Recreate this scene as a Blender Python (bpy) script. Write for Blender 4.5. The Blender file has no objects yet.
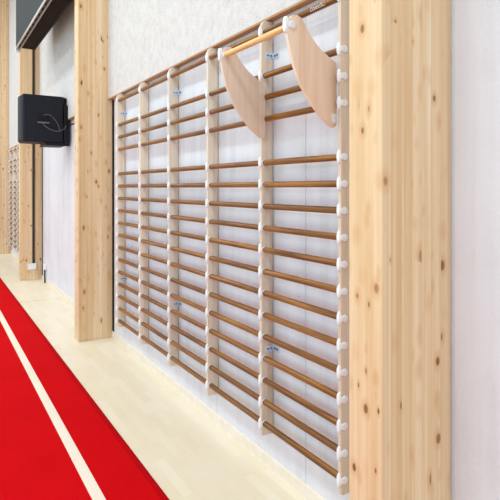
import bpy, bmesh, math, random
from mathutils import Vector, Matrix
random.seed(4)
C = bpy.context.scene.collection

# ------------------------------------------------------------------ measures
# world: x runs along the wall bars (minus = away from the camera), y = 0 is the back wall,
# minus y = out into the hall, z = up.  D(d) turns "distance from the camera's line" into y.
DW = 1.806
H = 1.75
F = 519.0
TH = math.atan(318.0 / F)
def D(d): return d - DW
COLUMN_NEAR = [-1.377, -6.04, -10.60, -15.20]      # x of the near face of each timber column
COL_W, COL_F = 0.178, D(1.414)                     # width along the wall, y of the front face
CEIL = 7.0

# ------------------------------------------------------------------ helpers
def srgb(r, g, b):
    def f(v):
        v /= 255.0
        return v / 12.92 if v <= 0.04045 else ((v + 0.055) / 1.055) ** 2.4
    return (f(r), f(g), f(b), 1.0)

def mat(name, col, rough=0.5, metal=0.0, spec=0.5):
    m = bpy.data.materials.new(name); m.use_nodes = True
    b = m.node_tree.nodes['Principled BSDF']
    b.inputs['Base Color'].default_value = col
    b.inputs['Roughness'].default_value = rough
    b.inputs['Metallic'].default_value = metal
    b.inputs['Specular IOR Level'].default_value = spec
    return m

class NT:
    def __init__(s, m):
        s.t = m.node_tree; s.n = s.t.nodes; s.l = s.t.links
        s.b = s.n['Principled BSDF']
        s.co = s.n.new('ShaderNodeTexCoord').outputs['Object']
    def put(s, sock, v):
        if hasattr(v, 'is_linked') or isinstance(v, bpy.types.NodeSocket): s.l.new(v, sock)
        else: sock.default_value = v
    def mapping(s, scale, vec=None, loc=(0, 0, 0)):
        n = s.n.new('ShaderNodeMapping'); s.put(n.inputs[0], vec or s.co)
        n.inputs['Scale'].default_value = scale; n.inputs['Location'].default_value = loc
        return n.outputs[0]
    def noise(s, vec, scale, detail=3, rough=0.5, dist=0.0):
        n = s.n.new('ShaderNodeTexNoise'); s.put(n.inputs['Vector'], vec)
        n.inputs['Scale'].default_value = scale; n.inputs['Detail'].default_value = detail
        n.inputs['Roughness'].default_value = rough; n.inputs['Distortion'].default_value = dist
        return n.outputs['Fac']
    def voronoi(s, vec, scale):
        n = s.n.new('ShaderNodeTexVoronoi'); s.put(n.inputs['Vector'], vec); n.inputs['Scale'].default_value = scale
        return n.outputs['Distance'], n.outputs['Color']
    def math(s, op, a, b=0.0, clamp=False):
        n = s.n.new('ShaderNodeMath'); n.operation = op; n.use_clamp = clamp
        s.put(n.inputs[0], a); s.put(n.inputs[1], b); return n.outputs[0]
    def sep(s, vec):
        n = s.n.new('ShaderNodeSeparateXYZ'); s.put(n.inputs[0], vec); return n.outputs
    def comb(s, x=0.0, y=0.0, z=0.0):
        n = s.n.new('ShaderNodeCombineXYZ')
        for i, v in enumerate((x, y, z)): s.put(n.inputs[i], v)
        return n.outputs[0]
    def white(s, vec):
        n = s.n.new('ShaderNodeTexWhiteNoise'); n.noise_dimensions = '3D'; s.put(n.inputs['Vector'], vec)
        return n.outputs['Value']
    def ramp(s, fac, stops):
        n = s.n.new('ShaderNodeValToRGB'); s.put(n.inputs[0], fac)
        e = n.color_ramp.elements
        while len(e) < len(stops): e.new(0.5)
        for i, (p, c) in enumerate(stops): e[i].position = p; e[i].color = c
        return n.outputs[0]
    def mix(s, fac, a, b, mode='MIX'):
        n = s.n.new('ShaderNodeMix'); n.data_type = 'RGBA'; n.blend_type = mode
        s.put(n.inputs[0], fac); s.put(n.inputs[6], a); s.put(n.inputs[7], b)
        return n.outputs[2]
    def bump(s, h, strength, dist=0.002):
        n = s.n.new('ShaderNodeBump'); n.inputs['Strength'].default_value = strength
        n.inputs['Distance'].default_value = dist; s.put(n.inputs['Height'], h)
        s.l.new(n.outputs[0], s.b.inputs['Normal'])
    def base(s, c): s.l.new(c, s.b.inputs['Base Color'])

# ------------------------------------------------------------------ materials
def m_glulam():
    m = mat('spruce_glulam', (1, 1, 1, 1), 0.55, 0, 0.3); t = NT(m)
    x, y, z = t.sep(t.co); y = t.math('ADD', y, 0.008)
    lam = t.math('FLOOR', t.math('DIVIDE', y, 0.0560))
    board = t.white(t.comb(lam, 3.0, 7.0))
    obj = t.n.new('ShaderNodeObjectInfo').outputs['Random']
    off = t.math('ADD', t.math('MULTIPLY', board, 13.0), t.math('MULTIPLY', obj, 31.0))
    v = t.comb(x, t.math('ADD', y, off), z)
    grain = t.noise(t.mapping((34, 34, 0.7), v), 1.0, 4, 0.55, 0.8)
    broad = t.noise(t.mapping((16, 16, 0.35), v), 1.0, 2, 0.5, 0.3)
    g = t.math('ADD', t.math('MULTIPLY', grain, 0.6), t.math('MULTIPLY', broad, 0.4))
    col = t.ramp(g, [(0.34, srgb(223, 189, 146)), (0.5, srgb(235, 207, 170)), (0.68, srgb(242, 222, 194))])
    tint = t.ramp(board, [(0.0, srgb(238, 226, 210)), (0.5, srgb(250, 245, 238)), (1.0, srgb(255, 255, 255))])
    col = t.mix(0.85, col, tint, 'MULTIPLY')
    # knots: dark centre, warm halo, stretched a little along the grain
    def knots(scale, zs, r0, r1, gate, col, dark, halo, shift):
        d, rc = t.voronoi(t.mapping((scale, scale, scale * zs), v, (shift, shift, shift)), 1.0)
        rr, rg, rb = t.sep(rc)
        size = t.math('ADD', t.math('MULTIPLY', rg, r1 - r0), r0)
        on = t.math('GREATER_THAN', rr, gate)
        q = t.math('DIVIDE', d, size)
        hal = t.math('MULTIPLY', t.math('SUBTRACT', 1.0, t.math('DIVIDE', q, 2.4), True), on)
        core = t.math('MULTIPLY', t.math('MULTIPLY', t.math('SUBTRACT', 1.0, q, True), 3.0, True), on)
        col = t.mix(t.math('MULTIPLY', hal, 0.75), col, halo)
        return t.mix(t.math('MULTIPLY', core, t.math('ADD', t.math('MULTIPLY', rb, 0.55), 0.35)), col, dark)
    col = knots(12.0, 0.62, 0.08, 0.24, 0.22, col, srgb(104, 62, 34), srgb(206, 146, 88), 0.0)
    col = knots(21.0, 0.45, 0.10, 0.22, 0.55, col, srgb(92, 58, 36), srgb(198, 144, 92), 5.3)
    seam = t.math('LESS_THAN', t.math('ABSOLUTE', t.math('SUBTRACT', t.math('FRACT', t.math('DIVIDE', y, 0.0560)), 0.5)), 0.488)
    col = t.mix(seam, srgb(205, 165, 118), col)
    t.base(col); t.bump(grain, 0.12)
    return m

def m_wood(name, dark, mid, light, axis, scale=40, rough=0.45, stretch=0.05, spec=0.4):
    m = mat(name, (1, 1, 1, 1), rough, 0, spec); t = NT(m)
    obj = t.n.new('ShaderNodeObjectInfo').outputs['Random']
    sc = [scale] * 3; sc[axis] = scale * stretch
    x, y, z = t.sep(t.co); o = t.math('MULTIPLY', obj, 20.0)
    v = t.comb(t.math('ADD', x, o), t.math('ADD', y, o), t.math('ADD', z, o))
    g = t.noise(t.mapping(tuple(sc), v), 1.0, 4, 0.6, 0.5)
    col = t.ramp(g, [(0.30, dark), (0.5, mid), (0.70, light)])
    k = t.math('ADD', t.math('MULTIPLY', obj, 0.22), 0.84)
    col = t.mix(1.0, col, t.comb(k, k, k), 'MULTIPLY')
    t.base(col); t.bump(g, 0.08)
    return m

def m_lower_wall():
    m = mat('whitewashed_panel', (1, 1, 1, 1), 0.6, 0, 0.35); t = NT(m)
    n1 = t.noise(t.mapping((9, 9, 0.35)), 1.0, 4, 0.6, 0.4)
    n2 = t.noise(t.co, 2.2, 4, 0.6)
    n3 = t.noise(t.co, 60, 2, 0.6)
    g = t.math('ADD', t.math('ADD', t.math('MULTIPLY', n1, 0.5), t.math('MULTIPLY', n2, 0.35)), t.math('MULTIPLY', n3, 0.15))
    col = t.ramp(g, [(0.33, srgb(204, 201, 207)), (0.5, srgb(220, 217, 223)), (0.68, srgb(229, 226, 232))])
    d, rc = t.voronoi(t.mapping((5.0, 5.0, 5.0)), 1.0)
    spot = t.math('MULTIPLY', t.math('LESS_THAN', d, 0.045), t.math('GREATER_THAN', t.sep(rc)[0], 0.75))
    col = t.mix(t.math('MULTIPLY', spot, 0.55), col, srgb(150, 148, 155))
    t.base(col); t.bump(n3, 0.05)
    return m

def m_upper_wall():
    m = mat('white_wood_wool', (1, 1, 1, 1), 0.85, 0, 0.2); t = NT(m)
    n1 = t.noise(t.mapping((95, 95, 80)), 1.0, 4, 0.7, 0.6)
    n2 = t.noise(t.co, 14, 3, 0.6)
    g = t.math('ADD', t.math('MULTIPLY', n1, 0.7), t.math('MULTIPLY', n2, 0.3))
    col = t.ramp(g, [(0.30, srgb(180, 172, 168)), (0.5, srgb(211, 205, 203)), (0.66, srgb(224, 219, 218))])
    t.base(col); t.bump(n1, 0.25, 0.003)
    return m

def m_floor():
    m = mat('pale_sports_floor', (1, 1, 1, 1), 0.38, 0, 0.4); t = NT(m)
    br = t.n.new('ShaderNodeTexBrick'); t.put(br.inputs['Vector'], t.co)
    br.inputs['Scale'].default_value = 1.0; br.inputs['Brick Width'].default_value = 0.45
    br.inputs['Row Height'].default_value = 0.066; br.inputs['Mortar Size'].default_value = 0.0008
    br.inputs['Mortar Smooth'].default_value = 1.0
    br.inputs['Color1'].default_value = srgb(230, 211, 180); br.inputs['Color2'].default_value = srgb(240, 226, 204)
    br.inputs['Mortar'].default_value = srgb(222, 205, 176)
    n = t.noise(t.mapping((5, 22, 5)), 1.0, 4, 0.6, 0.6)
    n2 = t.noise(t.co, 3.0, 3, 0.5)
    col = t.mix(t.math('MULTIPLY', n, 0.5), br.outputs['Color'], srgb(224, 202, 164))
    col = t.mix(t.math('MULTIPLY', n2, 0.55), col, srgb(242, 235, 219))
    t.base(col)
    return m

def m_mat(name, c1, c2):
    m = mat(name, c1, 0.9, 0, 0.03); t = NT(m)
    n = t.noise(t.co, 180, 3, 0.7); n2 = t.noise(t.co, 2.0, 3, 0.5)
    g = t.math('ADD', t.math('MULTIPLY', n, 0.5), t.math('MULTIPLY', n2, 0.5))
    t.base(t.ramp(g, [(0.35, c2), (0.65, c1)])); t.bump(n, 0.15, 0.001)
    return m

def m_speckle(name, c1, c2, scale, rough, metal=0.0, spec=0.5):
    m = mat(name, c1, rough, metal, spec); t = NT(m)
    n = t.noise(t.co, scale, 3, 0.6)
    t.base(t.ramp(n, [(0.35, c2), (0.65, c1)])); t.bump(n, 0.06, 0.001)
    return m

M = {}
M['glulam'] = m_glulam()
M['lower'] = m_lower_wall()
M['upper'] = m_upper_wall()
M['floor'] = m_floor()
M['skirt'] = m_speckle('pale_skirting', srgb(236, 222, 206), srgb(229, 213, 194), 12, 0.45)
M['birch'] = m_wood('birch_ply', srgb(220, 195, 169), srgb(231, 211, 190), srgb(239, 223, 206), 2, 30, 0.5)
M['rung'] = m_wood('varnished_brown_wood', srgb(86, 48, 12), srgb(128, 79, 26), srgb(164, 110, 42), 0, 55, 0.35, 0.04, 0.3)
M['rod'] = m_wood('pale_beech', srgb(214, 160, 96), srgb(230, 182, 120), srgb(240, 200, 146), 0, 45, 0.4, 0.05)
M['blade'] = m_wood('birch_plywood_face', srgb(222, 190, 164), srgb(231, 203, 180), srgb(238, 214, 194), 2, 18, 0.45)
M['edge'] = m_wood('raw_board_edge', srgb(150, 104, 68), srgb(176, 126, 84), srgb(196, 148, 104), 0, 30, 0.7)
M['plastic'] = m_speckle('white_plastic', srgb(240, 240, 242), srgb(232, 232, 236), 20, 0.35)
M['steel'] = m_speckle('zinc_plated_steel', srgb(216, 224, 238), srgb(196, 208, 228), 60, 0.3, 0.3)
M['screw'] = m_speckle('dark_zinc_screw', srgb(120, 128, 146), srgb(92, 100, 118), 80, 0.35, 0.6)
M['black'] = m_speckle('black_painted_wood', srgb(24, 26, 38), srgb(17, 18, 28), 90, 0.55, 0, 0.25)
M['grille'] = m_speckle('black_grille_cloth', srgb(34, 35, 46), srgb(16, 16, 24), 260, 0.7)
M['blackp'] = m_speckle('black_plastic', srgb(14, 14, 20), srgb(8, 8, 13), 40, 0.5, 0, 0.25)
M['brownp'] = m_speckle('dark_brown_cable_cover', srgb(58, 38, 26), srgb(44, 28, 20), 40, 0.45)
M['gap'] = m_speckle('dark_joint_filler', srgb(58, 49, 47), srgb(46, 38, 37), 20, 0.9, 0, 0.1)
M['red'] = m_mat('red_needle_felt', srgb(206, 10, 18), srgb(194, 8, 15))
M['mat_edge'] = m_mat('dark_red_edge', srgb(186, 8, 16), srgb(172, 6, 13))
M['line'] = m_mat('white_line_felt', srgb(240, 226, 210), srgb(232, 214, 196))
M['under'] = m_speckle('dark_stained_board', srgb(44, 30, 22), srgb(34, 23, 17), 20, 0.8, 0, 0.1)
M['seam'] = m_speckle('floor_joint', srgb(206, 188, 156), srgb(196, 178, 146), 20, 0.6)
M['grey'] = m_speckle('dark_grey_sheet', srgb(30, 31, 34), srgb(26, 28, 31), 3, 0.65, 0, 0.2)
M['alu'] = m_speckle('brushed_rail', srgb(176, 168, 158), srgb(150, 142, 132), 30, 0.4, 0.5)
M['ceil'] = m_speckle('ceiling_panel', srgb(226, 214, 196), srgb(216, 202, 184), 6, 0.8, 0, 0.2)
M['cablegrey'] = m_speckle('grey_cable', srgb(110, 114, 126), srgb(84, 88, 100), 40, 0.4)

# ------------------------------------------------------------------ mesh helpers
def box(bm, x0, x1, y0, y1, z0, z1, bev=0.0, seg=2, mi=0):
    r = bmesh.ops.create_cube(bm, size=1.0)
    vs = r['verts']
    for v in vs:
        v.co = Vector(((x0 + x1) / 2 + v.co.x * (x1 - x0), (y0 + y1) / 2 + v.co.y * (y1 - y0), (z0 + z1) / 2 + v.co.z * (z1 - z0)))
    fs = list({f for v in vs for f in v.link_faces})
    for f in fs: f.material_index = mi
    if bev:
        es = list({e for v in vs for e in v.link_edges})
        r = bmesh.ops.bevel(bm, geom=es, offset=bev, segments=seg, profile=0.5, affect='EDGES')
        for f in r['faces']: f.material_index = mi

def cyl(bm, p0, p1, r, seg=16, r2=None, bev=0.0):
    p0, p1 = Vector(p0), Vector(p1); d = p1 - p0
    q = d.to_track_quat('Z', 'Y').to_matrix().to_4x4()
    rr = bmesh.ops.create_cone(bm, cap_ends=True, segments=seg, radius1=r, radius2=r if r2 is None else r2, depth=d.length,
                               matrix=Matrix.Translation((p0 + p1) / 2) @ q)
    if bev:
        es = [e for e in {e for v in rr['verts'] for e in v.link_edges} if any(len(f.verts) > 4 for f in e.link_faces)]
        bmesh.ops.bevel(bm, geom=es, offset=bev, segments=2, profile=0.5, affect='EDGES')

def prism(bm, pts, a0, a1, axis='x', bev=0.0):
    def P(u, v, a):
        return (a, u, v) if axis == 'x' else ((u, a, v) if axis == 'y' else (u, v, a))
    A = [bm.verts.new(P(u, v, a0)) for u, v in pts]; B = [bm.verts.new(P(u, v, a1)) for u, v in pts]
    n = len(pts)
    fs = [bm.faces.new(A), bm.faces.new(B[::-1])]
    fs += [bm.faces.new((A[i], B[i], B[(i + 1) % n], A[(i + 1) % n])) for i in range(n)]
    bmesh.ops.recalc_face_normals(bm, faces=fs)
    if bev:
        es = list({e for f in fs[:2] for e in f.edges})
        bmesh.ops.bevel(bm, geom=es, offset=bev, segments=2, profile=0.5, affect='EDGES')

def tube(bm, pts, r, seg=8):
    rings = []
    pts = [Vector(p) for p in pts]
    for i, p in enumerate(pts):
        d = (pts[min(i + 1, len(pts) - 1)] - pts[max(i - 1, 0)]).normalized()
        q = d.to_track_quat('Z', 'Y')
        rings.append([bm.verts.new(p + q @ Vector((r * math.cos(2 * math.pi * k / seg), r * math.sin(2 * math.pi * k / seg), 0))) for k in range(seg)])
    for a, b in zip(rings, rings[1:]):
        for k in range(seg): bm.faces.new((a[k], a[(k + 1) % seg], b[(k + 1) % seg], b[k]))
    bm.faces.new(rings[0][::-1]); bm.faces.new(rings[-1])

def spline(pts, n=8):
    P = [Vector(p) for p in pts]; P = [2 * P[0] - P[1]] + P + [2 * P[-1] - P[-2]]; out = []
    for i in range(1, len(P) - 2):
        for k in range(n):
            t = k / n; a, b, c, d = P[i - 1:i + 3]
            out.append(0.5 * ((2 * b) + (c - a) * t + (2 * a - 5 * b + 4 * c - d) * t * t + (3 * b - a - 3 * c + d) * t ** 3))
    out.append(P[-2]); return out

def obj(name, bm, mats, parent=None, loc=None, smooth=False):
    me = bpy.data.meshes.new(name); bm.to_mesh(me); bm.free()
    for m in (mats if isinstance(mats, (list, tuple)) else [mats]): me.materials.append(m)
    if smooth:
        for p in me.polygons: p.use_smooth = True
        try: me.set_sharp_from_angle(angle=math.radians(40))
        except Exception: pass
    o = bpy.data.objects.new(name, me); C.objects.link(o)
    if parent: o.parent = parent
    if loc: o.location = loc
    return o

def tag(o, label, cat, group=None):
    o['label'] = label; o['category'] = cat
    if group: o['group'] = group
    return o

def thing(name, label, cat, loc, group=None):
    o = bpy.data.objects.new(name, None); C.objects.link(o); o.location = loc; o.empty_display_size = 0.1
    return tag(o, label, cat, group)

def struct(name, bm, mats, smooth=False):
    o = obj(name, bm, mats, smooth=smooth); o['kind'] = 'structure'; return o

def instance(src, parent, loc, name=None):
    o = src.copy(); C.objects.link(o); o.parent = parent; o.location = loc; return o

# ------------------------------------------------------------------ the hall
X_NEAR, X_FAR, Y_HALL = 5.0, -19.0, -11.0
bm = bmesh.new(); box(bm, X_FAR, X_NEAR, Y_HALL, 0.30, -0.10, 0.0); struct('floor', bm, M['floor'])
bm = bmesh.new(); box(bm, X_FAR, X_NEAR, Y_HALL, 0.30, CEIL, CEIL + 0.15); struct('ceiling', bm, M['ceil'])
bm = bmesh.new(); box(bm, X_FAR - 0.2, X_FAR, Y_HALL, 0.30, 0.0, CEIL); struct('wall_far', bm, M['upper'])

SOFFIT = 2.782
JOINT0, PITCH = -2.342, 1.0785
joints = [JOINT0 + PITCH * k for k in range(-16, 7)]
# bays between the columns, with a dark expansion gap on the near side of the farther columns
bm = bmesh.new()
edges = [(X_NEAR, COLUMN_NEAR[0] + 0.016)]
for i in range(3):
    edges.append((COLUMN_NEAR[i] - COL_W, COLUMN_NEAR[i + 1] + 0.075))
edges.append((COLUMN_NEAR[3] - COL_W, X_FAR))
for i, (xa, xb) in enumerate(edges):
    cuts = [xa] + [j for j in sorted(joints, reverse=True) if xb + 0.3 < j < xa - 0.05] + [xb]
    for a, b in zip(cuts, cuts[1:]):
        box(bm, b + 0.002, a - 0.002, 0.0, 0.022, 0.0, SOFFIT + 0.002)
box(bm, X_FAR, X_NEAR, 0.030, 0.20, 0.0, CEIL, mi=1)
box(bm, COLUMN_NEAR[0] - 0.02, X_NEAR, 0.006, 0.0295, 0.0, SOFFIT)
for x in COLUMN_NEAR[1:]: box(bm, x - 0.05, x + 0.0745, 0.005, 0.0295, 0.0, SOFFIT, mi=1)
struct('wall_right', bm, [M['lower'], M['gap']])

bm = bmesh.new()
for i, (xa, xb) in enumerate(edges):
    b = xb - (0.075 if 0 < i < 4 else 0.016 if i == 0 else 0.0)
    box(bm, b, xa, D(1.753), 0.029, SOFFIT + 0.012, CEIL)
struct('wall_upper', bm, M['upper'])
bm = bmesh.new()
for i, (xa, xb) in enumerate(edges):
    b = xb - (0.075 if 0 < i < 4 else 0.016 if i == 0 else 0.0)
    box(bm, b, xa, D(1.754), 0.028, SOFFIT, SOFFIT + 0.012)
struct('trim_1', bm, M['edge'])

bm = bmesh.new()
for i, (xa, xb) in enumerate(edges):
    b = xb - (0.068 if 0 < i < 4 else 0.0)
    prism(bm, [(0.0, 0.0), (-0.016, 0.0), (-0.014, 0.006), (-0.011, 0.068), (-0.007, 0.075), (0.0, 0.077)], b + 0.001, xa - 0.001)
struct('baseboard_right', bm, M['skirt'])

# thin floor joint running out from the wall between the two middle columns
bm = bmesh.new(); box(bm, -8.62, -8.606, D(1.14), D(1.78), -0.001, 0.0008); struct('trim_2', bm, M['seam'])

# ------------------------------------------------------------------ timber columns
labels = ['tall knotty spruce glulam column nearest the camera, right of the wall bars',
          'tall knotty glulam column at the far end of the large wall bars',
          'glulam column behind the black loudspeaker, with a dark cable cover on its side',
          'glulam column at the left edge of the photo, beyond the distant wall bars']
columns = []
for i, x in enumerate(COLUMN_NEAR):
    bm = bmesh.new()
    box(bm, -COL_W, 0.0, 0.0, -COL_F, 0.0, CEIL - 0.002, bev=0.003, seg=1)
    o = obj('timber_column', bm, M['glulam'], loc=(x, COL_F, 0.0))
    tag(o, labels[i], 'column', 'timber columns along the wall'); columns.append(o)

# ------------------------------------------------------------------ wall bars
UP_Y0 = D(1.716)                    # front edge of the uprights
UP_W = 0.024
BAY = 0.7225
RUNG_Y = UP_Y0 + 0.0215
ROWS = [k for k in range(19) if k not in (13, 17)]
Z0, DZ = 0.307, 0.1331
def rz(k): return Z0 + DZ * k
UP_BOT, UP_TOP = 0.233, 2.778

def upright_mesh():
    bm = bmesh.new()
    pts = [(-0.007, UP_BOT), (UP_Y0 + 0.012, UP_BOT), (UP_Y0 + 0.003, UP_BOT + 0.006), (UP_Y0, UP_BOT + 0.016)]
    pts += [(UP_Y0, UP_TOP - 0.045)]
    for a in range(0, 91, 15):
        r = math.radians(a)
        pts.append((UP_Y0 + 0.042 - 0.042 * math.cos(r), UP_TOP - 0.042 + 0.042 * math.sin(r)))
    pts += [(-0.012, UP_TOP), (-0.007, UP_TOP - 0.006)]
    prism(bm, pts, -UP_W / 2, UP_W / 2, 'x', 0.002)
    return bm

def clip_mesh():
    # white plastic holder: oval plate on the front edge plus a round socket through the upright
    bm = bmesh.new()
    n = 20; rings = []
    for (s, dy) in ((1.0, 0.004), (1.0, -0.004), (0.88, -0.009), (0.55, -0.012)):
        rings.append([bm.verts.new((0.0135 * s * math.cos(2 * math.pi * k / n), UP_Y0 + dy, 0.036 * s * math.sin(2 * math.pi * k / n))) for k in range(n)])
    for a, b in zip(rings, rings[1:]):
        for k in range(n): bm.faces.new((a[k], a[(k + 1) % n], b[(k + 1) % n], b[k]))
    bm.faces.new(rings[0]); bm.faces.new(rings[-1][::-1])
    cyl(bm, (-UP_W / 2 - 0.007, RUNG_Y, 0), (UP_W / 2 + 0.007, RUNG_Y, 0), 0.0185, 18, bev=0.003)
    for s in (-1, 1):                                   # web between plate and socket
        x0, x1 = sorted((s * UP_W / 2, s * (UP_W / 2 + 0.005)))
        box(bm, x0, x1, UP_Y0 - 0.003, RUNG_Y, -0.013, 0.013, 0.001, 1)
    bmesh.ops.recalc_face_normals(bm, faces=bm.faces)
    return bm

def rung_mesh():
    bm = bmesh.new(); L = BAY / 2 - UP_W / 2 - 0.001
    cyl(bm, (-L, RUNG_Y, 0), (L, RUNG_Y, 0), 0.0178, 24)
    return bm

def bracket_mesh():
    bm = bmesh.new()                                    # angle plate: leaf on the upright, leaf on the wall
    box(bm, UP_W / 2, UP_W / 2 + 0.0025, -0.062, 0.0, -0.019, 0.019, 0.0008, 1)
    box(bm, UP_W / 2, UP_W / 2 + 0.060, -0.004, 0.0, -0.021, 0.021, 0.0008, 1)
    return bm
def screws_mesh():
    bm = bmesh.new()
    for dx in (0.020, 0.043): cyl(bm, (UP_W / 2 + dx, -0.007, 0.0), (UP_W / 2 + dx, -0.002, 0.0), 0.0075, 12, 0.0085)
    for dy in (-0.045, -0.022): cyl(bm, (UP_W / 2 + 0.002, dy, 0.0), (UP_W / 2 + 0.006, dy, 0.0), 0.006, 10)
    return bm

def wall_bars(label, x_near, first=None, sticker=True):
    base = thing('wall_bars', label, 'wall bars', (x_near - 2.5 * BAY, 0.0, 0.0), 'wall bar racks between the columns')
    P = first or {}
    ux = [2.5 * BAY - k * BAY for k in range(6)]
    for k, x in enumerate(ux):
        if 'upright' not in P:
            P['upright'] = u = obj('upright', upright_mesh(), M['birch'], base, (x, 0, 0), True)
        else: u = instance(P['upright'], base, (x, 0, 0))
        for r in ROWS:
            if 'clip' not in P: P['clip'] = obj('rung_holder', clip_mesh(), M['plastic'], u, (0, 0, rz(r)), True)
            else: instance(P['clip'], u, (0, 0, rz(r)))
        if k in (1, 3, 5):
            for z in (2.565, 0.762):
                if 'bracket' not in P:
                    P['bracket'] = b = obj('wall_bracket', bracket_mesh(), M['steel'], u, (0, 0, z))
                else: b = instance(P['bracket'], u, (0, 0, z))
                if 'screw' not in P: P['screw'] = obj('bracket_screws', screws_mesh(), M['screw'], b, (0, 0, 0), True)
                # screws live in the same bracket; keep the tree three deep
                else: instance(P['screw'], b, (0, 0, 0))
    for k in range(5):
        for r in ROWS:
            loc = ((ux[k] + ux[k + 1]) / 2, 0, rz(r))
            if 'rung' not in P: P['rung'] = obj('rung', rung_mesh(), M['rung'], base, loc, True)
            else: instance(P['rung'], base, loc)
    return base, P

bars, PROTO = wall_bars('large rack of brown wall bars on white uprights in the foreground', -1.955)
far_bars, _ = wall_bars('distant rack of wall bars seen in the narrow gap between two columns at far left', -11.19, PROTO)

# fix depth: screws become children of the uprights (thing > part > sub-part)
for o in list(C.objects):
    if o.name.split('.')[0] == 'bracket_screws':
        b = o.parent; o.parent = b.parent; o.location = b.location

# white maker's mark on the top rung of the nearest bay
top = [o for o in bars.children if o.name.startswith('rung') and abs(o.location.z - rz(18)) < 1e-4 and o.location.x > 2 * BAY - 0.4]
top = max(top, key=lambda o: o.location.x)
bm = bmesh.new()
def mark(u0, v0, u1, v1, r=0.0011):
    def P(u, v):
        a = math.radians(-28 + v)
        return Vector((u, RUNG_Y - 0.0180 * math.cos(a), 0.0180 * math.sin(a)))
    tube(bm, [P(u0 + (u1 - u0) * t / 3, v0 + (v1 - v0) * t / 3) for t in range(4)], r, 6)
x = 0.125
strokes = [(0, 0, 0.012, 60), (0.012, 60, 0.016, 10), (0.016, 10, 0.030, 34), (0.030, 34, 0.034, 0), (0.034, 0, 0.046, 34), (0.046, 34, 0.050, 2),
           (0.050, 2, 0.064, 36), (0.064, 36, 0.068, 4), (0.068, 4, 0.088, 66), (0.088, 66, 0.090, 6), (0.090, 6, 0.108, 40), (-0.004, -8, 0.118, -8)]
for (a, b, c, d) in strokes: mark(x + a, b, x + c, d)
o = obj('printed_mark', bm, M['plastic'], top); o['label'] = 'small white script mark on the top bar'

# ------------------------------------------------------------------ hook-on chin-up bar
outline = [(1.421, 2.512), (1.432, 2.545), (1.452, 2.567), (1.480, 2.573), (1.506, 2.563), (1.526, 2.536), (1.556, 2.494), (1.604, 2.446), (1.664, 2.407),
           (1.722, 2.376), (1.7265, 2.366), (1.7265, 2.245), (1.7265, 2.085), (1.722, 2.060), (1.709, 2.050), (1.682, 2.060),
           (1.622, 2.104), (1.562, 2.166), (1.506, 2.240), (1.463, 2.330), (1.437, 2.415), (1.423, 2.475)]
AX_NEAR, AX_FAR = -1.996, -2.648
ROD = (D(1.449), 2.520)
hx = (AX_NEAR + AX_FAR) / 2
hang = thing('chin_up_bar', 'hook-on pale wooden chin-up bar with two curved plywood side plates, hung on the wall bars', 'chin-up bar', (hx, D(1.70), 2.06))
def rel(p): return (p[0] - hx, p[1] - D(1.70), p[2] - 2.06)
def blade(x):
    bm = bmesh.new()
    sm = [tuple(p) for p in [(d, z) for d, z in outline]]
    pts = [(D(d) - D(1.70), z - 2.06) for d, z in sm]
    prism(bm, pts, x - hx - 0.0095, x - hx + 0.0095, 'x', 0.002)
    return bm
def tip(x):
    bm = bmesh.new(); c = Vector(rel((x, ROD[0], ROD[1]))); n = 20; rings = []
    for (s, dy) in ((1.0, 0.006), (1.0, -0.006), (0.88, -0.012), (0.5, -0.015)):
        rings.append([bm.verts.new((c.x + 0.0145 * s * math.cos(2 * math.pi * k / n), c.y - 0.026 + dy, c.z + 0.040 * s * math.sin(2 * math.pi * k / n))) for k in range(n)])
    for a, b in zip(rings, rings[1:]):
        for k in range(n): bm.faces.new((a[k], a[(k + 1) % n], b[(k + 1) % n], b[k]))
    bm.faces.new(rings[0]); bm.faces.new(rings[-1][::-1])
    cyl(bm, (c.x - 0.020, c.y, c.z), (c.x + 0.020, c.y, c.z), 0.0195, 18, bev=0.004)
    for s in (-1, 1):
        x0, x1 = sorted((c.x + s * 0.0095, c.x + s * 0.015))
        box(bm, x0, x1, c.y - 0.028, c.y, c.z - 0.014, c.z + 0.014, 0.001, 1)
    bmesh.ops.recalc_face_normals(bm, faces=bm.faces)
    return bm
for x in (AX_NEAR, AX_FAR):
    p = obj('side_plate', blade(x), M['blade'], hang, smooth=True)
    obj('bar_holder', tip(x), M['plastic'], p, smooth=True)
    if x == AX_FAR: continue
    bm = bmesh.new(); xs = x - hx + 0.0095
    box(bm, xs, xs + 0.004, -0.006, 0.024, 0.012, 0.060, 0.001, 1)
    for z in (0.024, 0.048): cyl(bm, (xs + 0.003, 0.010, z), (xs + 0.0065, 0.010, z), 0.006, 10)
    obj('catch_plate', bm, M['plastic'], p)
bm = bmesh.new(); a = rel((AX_FAR + 0.010, *ROD)); b = rel((AX_NEAR - 0.010, *ROD)); cyl(bm, a, b, 0.0165, 24)
o = obj('grip_bar', bm, M['rod'], hang, smooth=True)

# ------------------------------------------------------------------ red sports mat
MT = 0.014
bm = bmesh.new()
y1 = D(1.134); y0 = D(-0.45)
prism(bm, [(y0, 0.0005), (y1, 0.0005), (y1 - 0.001, 0.004), (y1 - 0.008, 0.010), (y1 - 0.020, MT), (y0, MT)], -18.4, 4.2, 'x')
mt = obj('sports_mat', bm, M['red'])
tag(mt, 'long bright red felt mat strip with a white line, lying on the pale floor', 'mat')
bm = bmesh.new(); prism(bm, [(y1 - 0.045, MT - 0.001), (y1 + 0.0005, 0.0006), (y1 + 0.0005, 0.005), (y1 - 0.008, 0.0112), (y1 - 0.020, MT + 0.001), (y1 - 0.045, MT + 0.001)], -18.4, 4.2, 'x')  # thin strip in a darker red over the wall-side edge of the mat
o = obj('edge_strip', bm, M['mat_edge'], mt); o['label'] = 'darker red strip along the edge of the mat'
bm = bmesh.new(); box(bm, -18.4, 4.2, D(0.761), D(0.826), MT - 0.001, MT + 0.0012)
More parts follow.
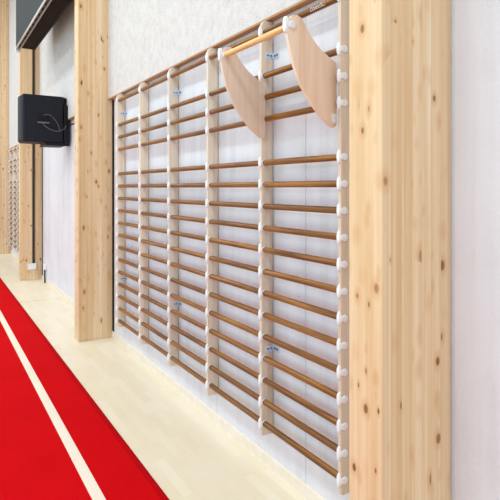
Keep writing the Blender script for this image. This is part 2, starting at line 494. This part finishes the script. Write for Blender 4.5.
o = obj('boundary_line', bm, M['line'], mt); o['label'] = 'white line along the red mat'

# ------------------------------------------------------------------ loudspeaker on the wall
SX = -7.93                                     # near side panel
def along_of(px, d):
    Z = d * 608.7 / (px + 68.0); return (Z - d * math.sin(TH)) / math.cos(TH)
SX = -along_of(64, 1.70)
SW, zb, zt = 0.42, 2.428, 3.125
sp = thing('loudspeaker', 'large black loudspeaker mounted high on the wall beside a timber column', 'loudspeaker', (SX - SW / 2, 0.0, zb))
def srel(x, y, z): return (x - (SX - SW / 2), y, z - zb)
bm = bmesh.new()
fy, by = D(1.125), D(1.70)
pts = [(-SW / 2, by - 0.14), (-SW / 2, fy + 0.02), (-SW / 2 + 0.02, fy), (SW / 2 - 0.02, fy), (SW / 2, fy + 0.02), (SW / 2, by - 0.02), (SW / 2 - 0.09, by + 0.055), (-SW / 2 + 0.09, by + 0.055)]
prism(bm, pts, 0.0, zt - zb, 'z', 0.008)
obj('cabinet', bm, M['black'], sp)
bm = bmesh.new()
n = 10
for k in range(n + 1): pass
gp = [(-SW / 2 + 0.012, fy + 0.004)] + [(-SW / 2 + 0.012 + (SW - 0.024) * k / n, fy - 0.030 * math.sin(math.pi * k / n) ** 0.6 - 0.004) for k in range(1, n)] + [(SW / 2 - 0.012, fy + 0.004)]
prism(bm, gp, 0.02, zt - zb - 0.02, 'z', 0.004)
obj('front_grille', bm, M['grille'], sp)
# recessed side handle
hy, hz = D(1.405), 0.34
bm = bmesh.new(); xs = SW / 2
box(bm, xs - 0.004, xs + 0.006, hy - 0.085, hy + 0.085, hz - 0.065, hz + 0.065, 0.003, 2)
hnd = obj('side_handle', bm, M['blackp'], sp)
bm = bmesh.new(); box(bm, xs + 0.004, xs + 0.024, hy - 0.080, hy + 0.080, hz - 0.062, hz - 0.040, 0.006, 2)
obj('handle_grip', bm, M['cablegrey'], hnd)
# yoke under and behind the cabinet
bm = bmesh.new()
box(bm, -SW / 2 + 0.02, SW / 2 + 0.03, fy + 0.30, by + 0.02, -0.045, -0.002, 0.004, 1)
box(bm, SW / 2 + 0.005, SW / 2 + 0.03, by + 0.0, by + 0.078, -0.045, 0.57, 0.004, 1)
box(bm, -0.10, 0.10, by + 0.05, -0.001, 0.10, 0.50, 0.004, 1)
obj('wall_yoke', bm, M['blackp'], sp)
bm = bmesh.new()
x = xs + 0.012
tube(bm, spline([(x, hy - 0.02, hz - 0.05), (x + 0.01, hy + 0.02, hz - 0.10), (x + 0.012, hy + 0.10, hz - 0.15), (x + 0.012, hy + 0.20, hz - 0.17),
                 (x + 0.012, hy + 0.29, hz - 0.13), (x + 0.02, by + 0.02, hz - 0.08)]), 0.005)
tube(bm, spline([(x, hy + 0.0, hz + 0.06), (x + 0.01, hy + 0.08, hz + 0.07), (x + 0.012, hy + 0.16, hz + 0.0), (x + 0.012, hy + 0.21, hz - 0.08), (x + 0.012, hy + 0.23, hz - 0.16)]), 0.004)
obj('cable_loop', bm, M['cablegrey'], sp, smooth=True)
bm = bmesh.new()
p0 = Vector((SX + 0.06, D(1.73), zb + 0.26)); p1 = Vector((-6.62, D(1.788), 2.60))
p1 = Vector((-6.55, D(1.795), 2.735))
tube(bm, spline([p0, p0.lerp(p1, 0.35) + Vector((0, 0, -0.03)), p0.lerp(p1, 0.7) + Vector((0, 0, -0.02)), p1]), 0.010)
tube(bm, [p1, Vector((-6.30, D(1.795), 2.765))], 0.010)
cb = obj('speaker_cable', bm, M['blackp'], smooth=True)
tag(cb, 'thin black cable running from the loudspeaker along the wall to the right', 'cable')

# ------------------------------------------------------------------ cable cover and boxes at the column behind the loudspeaker
xc = COLUMN_NEAR[2]
cy = D(1.65)
bm = bmesh.new(); box(bm, xc + 0.0005, xc + 0.03, cy - 0.021, cy + 0.021, 0.32, CEIL - 0.1, 0.004, 1)
cv = obj('cable_cover', bm, M['brownp']); tag(cv, 'dark brown vertical cable cover on the column behind the loudspeaker', 'cable cover')
bm = bmesh.new(); box(bm, xc + 0.0005, xc + 0.055, cy - 0.105, cy + 0.045, 0.205, 0.318, 0.008, 2)
ob = obj('socket_box', bm, M['plastic']); tag(ob, 'white socket box at the lower end of the dark cable cover', 'socket box')
bm = bmesh.new(); xw = xc + 0.45
box(bm, xw - 0.045, xw + 0.045, -0.055, -0.0005, 0.245, 0.345, 0.008, 2)
jb = obj('junction_box', bm, M['plastic']); tag(jb, 'small white box on the wall just right of the column behind the loudspeaker', 'junction box')
bm = bmesh.new(); cyl(bm, (xw, -0.030, 0.0), (xw, -0.030, 0.2445), 0.013, 12)
o = obj('floor_pipe', bm, M['blackp'], jb); o['label'] = 'dark pipe down to the floor'

# ------------------------------------------------------------------ long dark grey panel high up
PX0, PX1, PYF, PYB, PZ = -9.47, -6.30, D(1.20), D(1.50), 4.08
pn = thing('hanging_panel', 'long dark grey panel with a metal-edged underside, mounted high up between two columns', 'panel', ((PX0 + PX1) / 2, PYB, PZ))
px = (PX0 + PX1) / 2
bm = bmesh.new(); box(bm, PX0 - px, PX1 - px, PYF - PYB, PYF - PYB + 0.02, 0.02, 1.15, 0.003, 1)
box(bm, PX0 - px, PX1 - px, -0.02, 0.0, 0.02, 1.15)
box(bm, PX0 - px, PX1 - px, PYF - PYB, 0.0, 1.13, 1.15)
obj('panel_sheet', bm, M['grey'], pn)
bm = bmesh.new(); box(bm, PX0 - px + 0.02, PX1 - px, PYF - PYB + 0.02, -0.02, 0.03, 0.06)
box(bm, PX0 - px + 0.001, PX0 - px + 0.02, PYF - PYB + 0.02, -0.02, 0.025, 1.13)
obj('underside_board', bm, M['under'], pn)
for (a, b) in ((-0.004, 0.012), (0.046, 0.066)):
    bm = bmesh.new(); box(bm, PX0 - px, PX1 - px, PYF - PYB + a, PYF - PYB + b, -0.012, 0.028, 0.003, 1)
    obj('edge_rail', bm, M['alu'], pn)
for k in range(12):
    bm = bmesh.new(); x = PX0 - px + 0.12 + k * 0.25
    box(bm, x, x + 0.12, PYF - PYB + 0.013, PYF - PYB + 0.045, 0.0, 0.03)
    obj('rail_clip', bm, M['brownp'], pn)
bm = bmesh.new(); box(bm, PX0 - px - 0.05, PX0 - px - 0.001, PYF - PYB - 0.01, PYF - PYB + 0.075, -0.05, 0.04, 0.008, 2)
obj('end_cap', bm, M['plastic'], pn)

# ------------------------------------------------------------------ light
w = bpy.data.worlds.new('hall_daylight'); bpy.context.scene.world = w; w.use_nodes = True
bg = w.node_tree.nodes['Background']; bg.inputs[0].default_value = (0.70, 0.87, 1.0, 1); bg.inputs[1].default_value = 1.4
def lamp(name, x, y, z, sx, sy, power, col=(0.80, 0.94, 1.0), rot=(0, 0, 0)):
    l = bpy.data.lights.new(name, 'AREA'); l.shape = 'RECTANGLE'; l.size = sx; l.size_y = sy; l.energy = power; l.color = col
    o = bpy.data.objects.new(name, l); C.objects.link(o); o.location = (x, y, z); o.rotation_euler = rot
    o['kind'] = 'structure'
for x in (1.5, -3.0, -7.5, -12.0, -16.5):
    for y in (-3.4, -7.0):
        lamp('ceiling_lamp', x, y, CEIL - 0.05, 1.6, 0.7, 106)

# ------------------------------------------------------------------ camera
cam = bpy.data.cameras.new('camera'); co = bpy.data.objects.new('camera', cam); C.objects.link(co)
co.location = (0.0, -DW, H); co.rotation_euler = (math.radians(90), 0, math.radians(90) - TH)
cam.sensor_width = 36.0; cam.sensor_fit = 'HORIZONTAL'; cam.lens = F / 500.0 * 36.0
cam.shift_y = -(250 - 188) / 500.0
cam.clip_start = 0.05; cam.clip_end = 100
bpy.context.scene.camera = co
vs = bpy.context.scene.view_settings
vs.view_transform = 'Standard'; vs.look = 'None'; vs.gamma = 1.0; vs.use_curve_mapping = False; vs.exposure = 0.1
